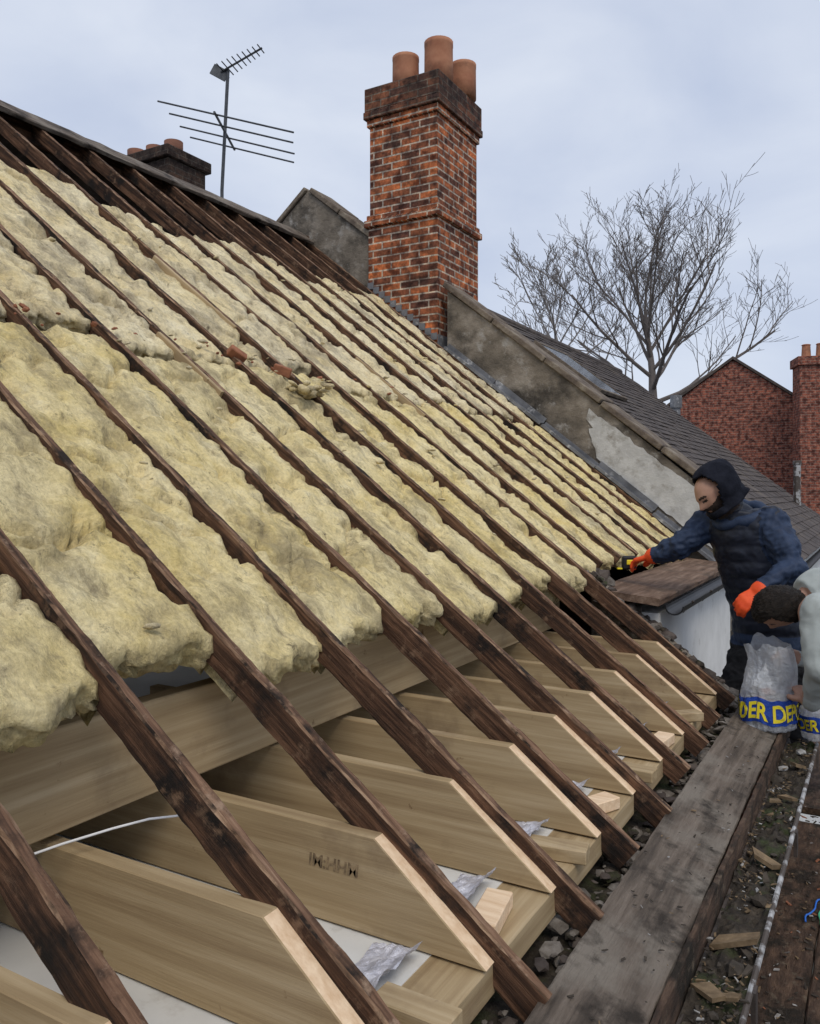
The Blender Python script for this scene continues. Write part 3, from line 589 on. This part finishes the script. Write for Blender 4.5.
# ---------------------------------------------------------------- trees
def tree(label,base,fork,sizes,sd,n1,spread,mr,ns,mt,up0):
    R_=random.Random(sd); tb,cb_=B(),B()
    def path(p,d,L,r0,r1,n,up):
        pts=[p]; rs=[r0]
        for i in range(n):
            d=(d+V((R_.uniform(-.12,.12),R_.uniform(-.12,.12),R_.uniform(-.1,.1)+up))).normalized(); p=p+d*L/n; pts.append(p); rs.append(r0+(r1-r0)*(i+1)/n)
        return pts,rs,d
    def grow(p,d,lv,L,r):
        pts,rs,de=path(p,d,L,r,max(r*.4,mr),5 if lv<4 else 3,up0 if lv<3 else .02)
        tube(cb_,pts,rs,6 if lv<2 else 4 if lv<3 else 3)
        if lv>=5: return
        n=ns[lv]
        for i in range(n):
            f=.2+.8*(i+R_.random()*.6)/n; f=min(f,.98); k=f*(len(pts)-1); a=int(k); q=pts[a].lerp(pts[min(a+1,len(pts)-1)],k-a)
            side=V((R_.uniform(-1,1),R_.uniform(-1,1),R_.uniform(-.3,.6))).normalized()
            dd=(de*.95+side*.7).normalized(); grow(q,dd,lv+1,L*R_.uniform(.42,.62),max(r*.46*(1.15-f*.4),mr))
    tp,tr,_=path(base,V((0,0,1)),fork-base.z,sizes[1],sizes[1]*.8,5,.1); tube(tb,tp,tr,10)
    lead,lr,_=path(tp[-1],V((.02,0,1)),sizes[0]*.8,sizes[1]*.65,sizes[1]*.22,6,.1); tube(cb_,lead,lr,8)
    for i in range(n1):
        a=2*PI*(i*.382+R_.random()*.08); q_=(i+.3)/n1; el=rad(spread[0]+(spread[1]-spread[0])*q_); dd=V((math.cos(a)*math.cos(el),math.sin(a)*math.cos(el),math.sin(el)))
        k=q_*.85*(len(lead)-1); j=int(k); pp=lead[j].lerp(lead[min(j+1,len(lead)-1)],k-j)
        grow(pp,dd,1,sizes[0]*(1.12-.45*q_)*R_.uniform(.92,1.08),sizes[1]*(.34-.13*q_))
    grow(lead[-1],V((.1,0,1)).normalized(),1,sizes[0]*.6,sizes[1]*.2)
    t=thing('tree',label,'tree',(base.x,base.y,GZ)); obj('trunk',tb,M['bark'],t,smooth=True,recalc=False); obj('crown',cb_,M[mt],t,recalc=False)
b=at(676,490,28); tree('large bare winter tree with a wide crown beyond the slate roof',V((b.x,b.y,GZ)),3.2,(4.5,.25),3,13,(26,72),.007,(0,6,4,3,3),'twig',.04)
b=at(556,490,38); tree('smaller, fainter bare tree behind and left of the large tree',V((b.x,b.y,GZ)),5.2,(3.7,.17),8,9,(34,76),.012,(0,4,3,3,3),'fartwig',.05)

# ---------------------------------------------------------------- people
def temp_eval(bm,voxel,smooth_it=4):
    bmesh.ops.recalc_face_normals(bm,faces=bm.faces)
    me=bpy.data.meshes.new('t'); bm.to_mesh(me); bm.free(); o=bpy.data.objects.new('t',me); col.objects.link(o)
    m=o.modifiers.new('r','REMESH'); m.mode='VOXEL'; m.voxel_size=voxel
    s=o.modifiers.new('s','SMOOTH'); s.factor=.5; s.iterations=smooth_it
    bpy.context.view_layer.update()
    r=bpy.data.meshes.new_from_object(o.evaluated_get(bpy.context.evaluated_depsgraph_get())); bpy.data.objects.remove(o); return r
def displace(me,fn):
    n=len(me.vertices); co=[0.]*3*n; no=[0.]*3*n; me.vertices.foreach_get('co',co); me.vertices.foreach_get('normal',no)
    for i in range(n):
        p=V(co[3*i:3*i+3]); d=fn(p)
        if d:
            for j in range(3): co[3*i+j]+=no[3*i+j]*d
    me.vertices.foreach_set('co',co); me.update()
def frame(f,up):
    f=f.normalized(); s=up.cross(f).normalized(); return f,s,f.cross(s)
def head(bm,c,f,up):
    f,s,u=frame(f,up); r=bmesh.ops.create_uvsphere(bm,u_segments=32,v_segments=24,radius=1)
    for v in r['verts']:
        x,y,z=v.co; X,Yy,Zz=x*.1,y*.077,z*.122
        if z<0: Yy*=1-.28*z*z; X*=(1-.12*z*z) if x>0 else 1+.3*z
        if x>0:
            X+=.034*math.exp(-((Yy/.014)**2+((Zz+.018)/.026)**2))
            X-=.014*(math.exp(-(((Yy-.033)/.018)**2+((Zz-.012)/.014)**2))+math.exp(-(((Yy+.033)/.018)**2+((Zz-.012)/.014)**2)))
            X+=.010*math.exp(-((Yy/.05)**2+((Zz-.034)/.012)**2))+.008*math.exp(-((Yy/.024)**2+((Zz+.062)/.01)**2))+.014*math.exp(-((Yy/.03)**2+((Zz+.1)/.022)**2))
        v.co=V(c)+f*X+s*Yy+u*Zz
    for q in(-1,1): bmesh.ops.create_uvsphere(bm,u_segments=10,v_segments=8,radius=1,matrix=axesM(f*.022,s*.012,u*.034,V(c)+s*q*.078-f*.01))
    return f,s,u
def hand(bm,w,d,n,curl,thumb,sc_=1.1):
    d=d.normalized(); s=d.cross(n).normalized()*thumb; n=(n-d*n.dot(d)).normalized()
    for i,o in enumerate((.033,.011,-.011,-.032)):
        k=w+(d*(.092-.004*abs(i-1))+s*o)*sc_
        limb(bm,[w+s*o*.6,k],[.019*sc_,.0155*sc_],8)
        L=(.072,.082,.076,.058)[i]*sc_; p=k; a=0; pts=[k]
        for q,(fr,da) in enumerate(((.45,.35),(.32,.55),(.23,.4))):
            a+=da*curl; p=p+(d*math.cos(a)-n*math.sin(a))*L*fr; pts.append(p)
        limb(bm,pts,[.0125*sc_,.0115*sc_,.0108*sc_,.0095*sc_],8)
    b=w+(d*.025+s*.03)*sc_
    limb(bm,[w+d*.012,b+s*.012,b+(s*.035+d*.03-n*.015)*sc_,b+(s*.035+d*.06-n*.034*curl)*sc_],[.02*sc_,.017*sc_,.014*sc_,.0115*sc_],8)
def segd(p,a,b):
    ab=b-a; t=max(0,min(1,(p-a).dot(ab)/ab.length_squared)); return (p-a-ab*t).length
def folds(p,k=1): return k*(.011*nz(p.x*11,p.y*11,p.z*15)+.010*(.3-abs(nz(p.x*19,p.y*19,p.z*26)))+.003*nz(p.x*45,p.y*45,p.z*45))
# --- standing worker: leaning left over the roof, head bowed, near profile
Hc=at(713,494,4.78); hf=(-Rv*.85-Fv*.22-Z*.72); hup=(Z*.8-Rv*.6)
ls,rs_=at(772,524,4.68),at(706,525,4.95)
S=(ls-rs_).normalized(); fr=-(Z.cross(S)).normalized()
if fr.dot(-Rv)<0: fr=-fr
pel=at(767,640,4.86)
bm=B()
cen=[at(769,658,4.86),pel,at(766,608,4.85),at(758,566,4.82),at(746,532,4.81),at(736,512,4.80)]
dims=[(.165,.13),(.19,.15),(.2,.165),(.23,.175),(.22,.15),(.11,.1)]
loft(bm,[(c,S*a,fr*b) for c,(a,b) in zip(cen,dims)])
limb(bm,[at(740,518,4.81),at(724,501,4.79)],[.085,.064])
hF,hS,hU=head(bm,Hc,hf,hup)
re,rw=at(679,547,4.95),at(653,556,5.07); le,lw=at(793,568,4.5),at(760,591,4.42)
limb(bm,[at(722,525,4.9),rs_,re,rw],[.105,.096,.076,.052]); limb(bm,[at(757,528,4.73),ls,le,lw],[.105,.1,.08,.054])
rd=at(634,561,5.16)-rw; ld=at(742,604,4.38)-lw
hand(bm,rw+rd.normalized()*.01,rd,Z,1.0,1); hand(bm,lw+ld.normalized()*.01,ld,(Fv*-.5+Rv*.3+Z*.8),1.2,-1)
for q,off in((-1,.12),(1,-.1)):
    hip=pel+S*q*.1-Z*.03; kn=V((hip.x,hip.y,0))+fr*(off+.1)+S*q*.03; kn.z=-1.26; an=V((hip.x,hip.y,0))+fr*off+S*q*.05; an.z=-1.6
    limb(bm,[hip,kn,an],[.108,.078,.058]); limb(bm,[an-Z*.045-fr*.03,an-Z*.05+fr*.1,an-Z*.06+fr*.18],[.052,.05,.04])
me=temp_eval(bm,.0075)
arms=[(rs_,re),(re,rw),(ls,le),(le,lw)]
def dman(p):
    if (p-Hc).length<.17: return 0
    if segd(p,rw,rw+rd)<.06 or segd(p,lw,lw+ld)<.06: return 0
    if p.z<-1.6: return 0
    if p.z>pel.z-.05 and min(segd(p,a,b) for a,b in arms)>.105: return folds(p,.6)+.007*abs(math.sin(p.z*PI/.085+1.4*nz(p.x*3,p.y*3,p.z*2)))
    return folds(p,1.6)
displace(me,dman)
def cls(p):
    l=p-Hc; x,y,z=l.dot(hF),l.dot(hS),l.dot(hU)
    for w,dd in((rw,rd),(lw,ld)):
        if (p-w).dot(dd.normalized())>-.012 and (p-w).length<.27 and segd(p,w,w+dd.normalized()*.2)<.09: return 4
    if l.length<.16 and z>-.14 and x>-.06:
        if abs(abs(y)-.033)<.013 and abs(z-.010)<.007 and x>.05: return 5
        if z<-.03+.45*max(0,.075-x) and not(abs(z+.062)<.006 and abs(y)<.02): return 7
        if x>.03 and abs(abs(y)-.033)<.02 and abs(z-.034)<.007: return 7
        return 3
    if p.z<-1.6: return 6
    if p.z<pel.z-.03: return 2
    if min(segd(p,a,b) for a,b in arms)<.105: return 0
    if p.z<pel.z+.045: return 0
    return 1
for f in me.polygons: f.material_index=cls(f.center)
zm=min(v.co.z for v in me.vertices)
man=finish('person',me,[M['navy'],M['gilet'],M['trouser'],M['skin'],M['glove'],M['hair'],M['boot'],M['beard']],smooth=True,base=V((pel.x,pel.y,zm)))
tag(man,'standing worker in a navy jacket and black hood with orange gloves, leaning over the roof','person')
# loose hood with drape to the shoulders, set back from the face
bm=B(); nU,nV=56,36; g=[]
for i in range(nV):
    q=i/(nV-1); row=[]
    for j in range(nU+1):
        th=-PI+2*PI*(j%nU)/nU
        ph=PI*.5-q*2.35
        rr=max(math.cos(ph),.0)
        if q>.62: rr=max(rr,.80+.55*(q-.62))
        zz=math.sin(ph)*.152 if q<.62 else math.sin(PI*.5-.62*2.35)*.152-(q-.62)*.34
        cx,sx=math.cos(th),math.sin(th)
        k=1+.13*nz(cx*1.6,sx*1.6,q*3)+.07*nz(cx*4,sx*4,q*7)+.03*nz(cx*9,sx*9,q*16)
        bk=.045*max(0,-cx)*max(0,1-abs(q-.35)*2.5)
        row.append(bm.verts.new(Hc-hF*.036+hU*(zz+.002)+hF*(cx*rr*.128*k-bk)+hS*(sx*rr*.11*k)))
    g.append(row)
for i in range(nV-1):
    for j in range(nU):
        th=-PI+2*PI*(j+.5)/nU; q=(i+.5)/(nV-1)
        if abs(th)<1.34-.6*abs(q-.5)*2 and .23<q<.9: continue
        bm.faces.new((g[i][j],g[i][j+1],g[i+1][j+1],g[i+1][j]))
bmesh.ops.remove_doubles(bm,verts=bm.verts,dist=.0008)
bmesh.ops.delete(bm,geom=[v for v in bm.verts if not v.link_faces],context='VERTS')
bmesh.ops.solidify(bm,geom=bm.faces[:],thickness=.012)
obj('hood',bm,M['hoodblack'],man,smooth=True)
# jacket hood bunched round the neck
bm=B(); ring=[]
for i in range(24):
    a=2*PI*i/24; ring.append(at(741,515,4.81)+S*.14*math.cos(a)+fr*.115*math.sin(a)+Z*(.012*math.sin(2*a)-.05*math.sin(a)+.018*nz(math.cos(a)*2,math.sin(a)*2,3)))
tube(bm,ring+[ring[0]],[.036+.016*nz(i*.9,2,1) for i in range(25)],10); obj('collar',bm,M['navy'],man,smooth=True)
# tape measure in hand
tp=at(629,563,5.2); TM=thing('tape_measure','yellow and black tape measure held in the far orange glove of the standing worker','tool',tp-Z*.04)
Mx=Matrix.Translation(tp)@Matrix.Rotation(YAW,4,'Z')
bm=B(); box(bm,(-.045,-.022,-.04),(.045,.022,.045),.01,M4=Mx); obj('case',bm,M['black'],TM)
bm=B(); box(bm,(-.02,-.026,-.01),(.05,.026,.022),.004,M4=Mx); obj('label_band',bm,M['yellow'],TM)
bm=B(); box(bm,(-.075,-.012,-.04),(-.044,.012,-.03),.002,M4=Mx); obj('blade',bm,M['yellow'],TM)

# --- bent worker, crown of the head towards the left, face turned down and away
hc=at(779,607,4.0); hf2=(-Rv*.3-Z*.95+Fv*.4); up2=(-Rv*.92+Z*.2-Fv*.15)
bm=B(); hF2,hS2,hU2=head(bm,hc,hf2,up2)
nk=at(806,597,4.04); S2=-Fv
cen=[at(803,597,4.04),at(820,594,4.04),at(850,590,4.08),at(890,606,4.1),at(930,642,4.15),at(945,666,4.15)]
dims=[(.095,.085),(.2,.12),(.22,.15),(.19,.145),(.18,.145),(.15,.13)]
ax=[(cen[min(i+1,5)]-cen[max(i-1,0)]).normalized() for i in range(6)]
loft(bm,[(c,S2*a,ax[i].cross(S2).normalized()*b) for i,(c,(a,b)) in enumerate(zip(cen,dims))])
limb(bm,[at(812,601,4.04),hc-hU2*.05],[.075,.06])
l2,r2=at(820,614,3.84),at(826,606,4.24); le2,re2=at(822,668,3.74),at(818,660,4.29); lw2,rw2=at(812,702,3.86),at(794,658,4.2)
limb(bm,[at(832,608,3.94),l2,le2,lw2],[.1,.098,.074,.047]); limb(bm,[at(836,606,4.14),r2,re2,rw2],[.09,.085,.064,.045])
ld2=at(801,688,3.95)-lw2; rd2=at(778,652,4.16)-rw2
hand(bm,lw2,ld2,(-Fv*.6+Z*.5),.9,-1,1.0); hand(bm,rw2,rd2,(Fv*.6+Z*.5),.9,1,1.0)
pel2=cen[-1]; f2=-Rv
for q,off in((-1,.1),(1,-.1)):
    hip=pel2+S2*q*.1; kn=V((hip.x,hip.y,0))+f2*(off+.16)+S2*q*.03; kn.z=-1.24; an=V((hip.x,hip.y,0))+f2*off+S2*q*.05; an.z=-1.6
    limb(bm,[hip,kn,an],[.11,.08,.058]); limb(bm,[an-Z*.045-f2*.03,an-Z*.05+f2*.1,an-Z*.06+f2*.18],[.052,.05,.04])
me=temp_eval(bm,.0075,8)
def d2(p):
    if (p-hc).length<.17 or p.z<-1.55 or segd(p,lw2,lw2+ld2*3)<.06 or segd(p,rw2,rw2+rd2*3)<.06: return 0
    return .010*nz(p.x*7,p.y*7,p.z*9)+.010*(.3-abs(nz(p.x*13,p.y*13,p.z*15)))
displace(me,d2)
def cls2(p):
    l=p-hc; x,y,z=l.dot(hF2),l.dot(hS2),l.dot(hU2)
    for w,dd in((lw2,ld2),(rw2,rd2)):
        if (p-w).dot(dd.normalized())>0 and (p-w).length<.24 and segd(p,w,w+dd.normalized()*.2)<.085: return 1
    if l.length<.16 and z>-.13:
        if x>.06 and abs(abs(y)-.033)<.014 and abs(z-.012)<.008: return 4
        return 1
    if p.z<-1.6: return 3
    if p.z<pel2.z-.02 and segd(p,l2,le2)>.1 and segd(p,le2,lw2)>.09 and segd(p,re2,rw2)>.09: return 2
    return 0
for f in me.polygons: f.material_index=cls2(f.center)
zm=min(v.co.z for v in me.vertices)
man2=finish('person',me,[M['hoodie'],M['skin'],M['trouser'],M['boot'],M['hair']],smooth=True,base=V((pel2.x,pel2.y,zm)))
tag(man2,'dark-haired worker in a pale grey sweatshirt bending over a rubble sack at the right edge','person')
bm=B(); r=bmesh.ops.create_uvsphere(bm,u_segments=72,v_segments=56,radius=1)
bmesh.ops.delete(bm,geom=[v for v in r['verts'] if (v.co.x>.3 and v.co.z<.5) or v.co.z<-.66],context='VERTS')
for v in bm.verts:
    x,y,z=v.co; k=1+.05*nz(x*6,y*6,z*6)+.07*nz(x*19,y*19,z*19)+.04*nz(x*40,y*40,z*12); v.co=hc+hF2*x*.11*k+hS2*y*.087*k+hU2*z*.13*k
bmesh.ops.solidify(bm,geom=bm.faces[:],thickness=.012); obj('hair',bm,M['hair'],man2,smooth=True)
bm=B(); ring=[nk+Rv*.03+S2*.115*math.cos(a)+(Z*.8+Rv*.2)*.09*math.sin(a) for a in [2*PI*i/20 for i in range(21)]]; tube(bm,ring,[.028+.008*nz(i*.8,5,1) for i in range(21)],10); obj('neckband',bm,M['hoodie'],man2,smooth=True)

# ---------------------------------------------------------------- rubble sacks
def sack(label,c,r0,h,sd,full,band=(.1,.42)):
    t=thing('rubble_sack',label,'sack',c)
    phi0=math.atan2(-c[1],-c[0])
    def R(th,z):
        k=z/h; b=r0*((.88+.22*math.sin(min(k,1)*PI*.8)) if full else 1.08-.24*k-.1*max(0,1-k/.15))
        cx,sy=math.cos(th),math.sin(th)
        w=.14*nz(cx*1.5,sy*1.5,z*5+sd)+.10*nz(cx*3.5,sy*3.5,z*8+sd)-.11*abs(nz(cx*4+z*5,sy*4,z*7+sd))-.05*abs(nz(cx*9,sy*9,z*20+sd))
        if not full: w+=.5*max(0,k-.5)*nz(cx*2.0,sy*2.0,sd+4)
        return b*(1.05+w)
    def T(th,z): 
        r=R(th,z); k=z/h; return V((c[0]+r*math.cos(th)+.05*k*nz(sd,k*2,1),c[1]+r*math.sin(th),c[2]+z))
    def zw(th,z): return max(.002,z+h*.05*nz(math.cos(th)*1.8,math.sin(th)*1.8,sd+7))
    bm=B(); n=96; m=40; rows=[]
    for i in range(m+1):
        row=[]
        for k in range(n):
            th=2*PI*k/n; zz=h*i/m
            if not full: zz*=1+.26*nz(math.cos(th)*1.4,math.sin(th)*1.4,sd+2)*(i/m)+.03*nz(math.cos(th)*5,math.sin(th)*5,sd)*(i/m)**3
            p=T(th,zz)
            if full and i>m*.75:
                q=((i/m-.75)/.25)**1.4*.85; p=V((p.x+(c[0]-p.x)*q,p.y+(c[1]-p.y)*q,p.z))
            row.append(bm.verts.new(p))
        rows.append(row)
    for a,b in zip(rows,rows[1:]):
        for k in range(n): bm.faces.new((a[k],a[(k+1)%n],b[(k+1)%n],b[k]))
    bm.faces.new(rows[0]); obj('bag_body',bm,M['bag'],t,smooth=True)
    bm=B(); rows=[]
    for i in range(15):
        z=h*(band[0]+(band[1]-band[0])*i/14); row=[]
        for k in range(120):
            th=2*PI*k/120; p=T(th,zw(th,z)); row.append(bm.verts.new(p+V((math.cos(th),math.sin(th),0))*.004))
        rows.append(row)
    for a,b in zip(rows,rows[1:]):
        for k in range(120): bm.faces.new((a[k],a[(k+1)%120],b[(k+1)%120],b[k]))
    obj('printed_band',bm,M['blue'],t,smooth=True)
    cu=bpy.data.curves.new('tx','FONT'); cu.body='BUILDER DEPOT'; cu.size=1; cu.align_x='CENTER'; cu.offset=.03
    tmp=bpy.data.objects.new('tmp',cu); col.objects.link(tmp); bpy.context.view_layer.update()
    me=bpy.data.meshes.new_from_object(tmp.evaluated_get(bpy.context.evaluated_depsgraph_get())); bpy.data.objects.remove(tmp)
    bm=B(); bm.from_mesh(me); bmesh.ops.triangulate(bm,faces=bm.faces); bmesh.ops.subdivide_edges(bm,edges=bm.edges[:],cuts=2)
    xs=[v.co.x for v in bm.verts]; wd=max(xs)-min(xs); kx=(2*PI*r0*.70)/wd; hb=h*(band[1]-band[0]); kz=hb*.92
    for v in bm.verts:
        th=phi0+(v.co.x-.26)*kx/r0; z=zw(th,h*band[0]+hb*.17+v.co.y*kz)
        v.co=T(th,z)+V((math.cos(th),math.sin(th),0))*.009
    me=bpy.data.meshes.new('tx'); bm.to_mesh(me); bm.free(); finish('lettering',me,M['yellow'],t)
    return t
bp=at(768,714,4.05); t=sack('open crumpled plastic sack with a blue and yellow printed band under the bent worker',V((bp.x,bp.y,-1.16)),.125,.40,3,False,(.08,.37))
bm=B()
for i in range(40): stone(bm,(bp.x+rnd(-.06,.06),bp.y+rnd(-.06,.06),-1.13+rnd(0,.13)),rnd(.02,.04),random.choice((0,1)))
tag(obj('sack_rubble',bm,[M['mortar'],M['bit1']]),'broken rubble inside the open crumpled sack','rubble',kind='stuff')
b2=at(819,737,4.02); sack('small printed sack on the gutter end beside the open sack, cut by the right edge',V((b2.x,b2.y,-1.215)),.085,.19,8,True,(.2,.62))

# ---------------------------------------------------------------- light, sky, camera
w=bpy.data.worlds.new('World'); sc.world=w; w.use_nodes=True; n=w.node_tree.nodes; l=w.node_tree.links
bg=n['Background']; sky=n.new('ShaderNodeTexSky'); sky.sky_type='NISHITA'; sky.sun_disc=False; sky.sun_elevation=rad(48); sky.sun_rotation=rad(140)
tc=n.new('ShaderNodeTexCoord'); mp=n.new('ShaderNodeMapping'); mp.inputs['Scale'].default_value=(1,1,2.2); l.new(tc.outputs['Generated'],mp.inputs['Vector'])
nn=n.new('ShaderNodeTexNoise'); nn.inputs['Scale'].default_value=2.6; nn.inputs['Detail'].default_value=7; nn.inputs['Roughness'].default_value=.5; nn.inputs['Distortion'].default_value=.4; l.new(mp.outputs[0],nn.inputs['Vector'])
cr=n.new('ShaderNodeValToRGB'); e=cr.color_ramp.elements; e[0].position=.32; e[0].color=(.47,.535,.685,1); e[1].position=.68; e[1].color=(.66,.71,.81,1); l.new(nn.outputs['Fac'],cr.inputs[0])
sc_=n.new('ShaderNodeVectorMath'); sc_.operation='SCALE'; sc_.inputs['Scale'].default_value=11.6; l.new(cr.outputs[0],sc_.inputs[0])
mx=n.new('ShaderNodeMix'); mx.data_type='RGBA'; mx.inputs[0].default_value=.1; l.new(sc_.outputs[0],mx.inputs[6]); l.new(sky.outputs[0],mx.inputs[7]); l.new(mx.outputs[2],bg.inputs['Color']); bg.inputs['Strength'].default_value=.1
sd=V((.45,-.5,.85)).normalized()
la=bpy.data.lights.new('sun','SUN'); la.energy=1.5; la.angle=rad(25); la.color=(1,.92,.8); so=bpy.data.objects.new('sun',la); col.objects.link(so); so.rotation_euler=(-sd).to_track_quat('-Z','Y').to_euler()
cam=bpy.data.cameras.new('camera'); co=bpy.data.objects.new('camera',cam); col.objects.link(co); co.rotation_euler=(PI/2,0,YAW)
cam.sensor_width=36; cam.lens=820/1024*36; cam.shift_y=-22/1024; cam.clip_start=.02; cam.clip_end=1500
sc.camera=co
sc.view_settings.view_transform='Standard'; sc.view_settings.look='None'; sc.view_settings.exposure=0
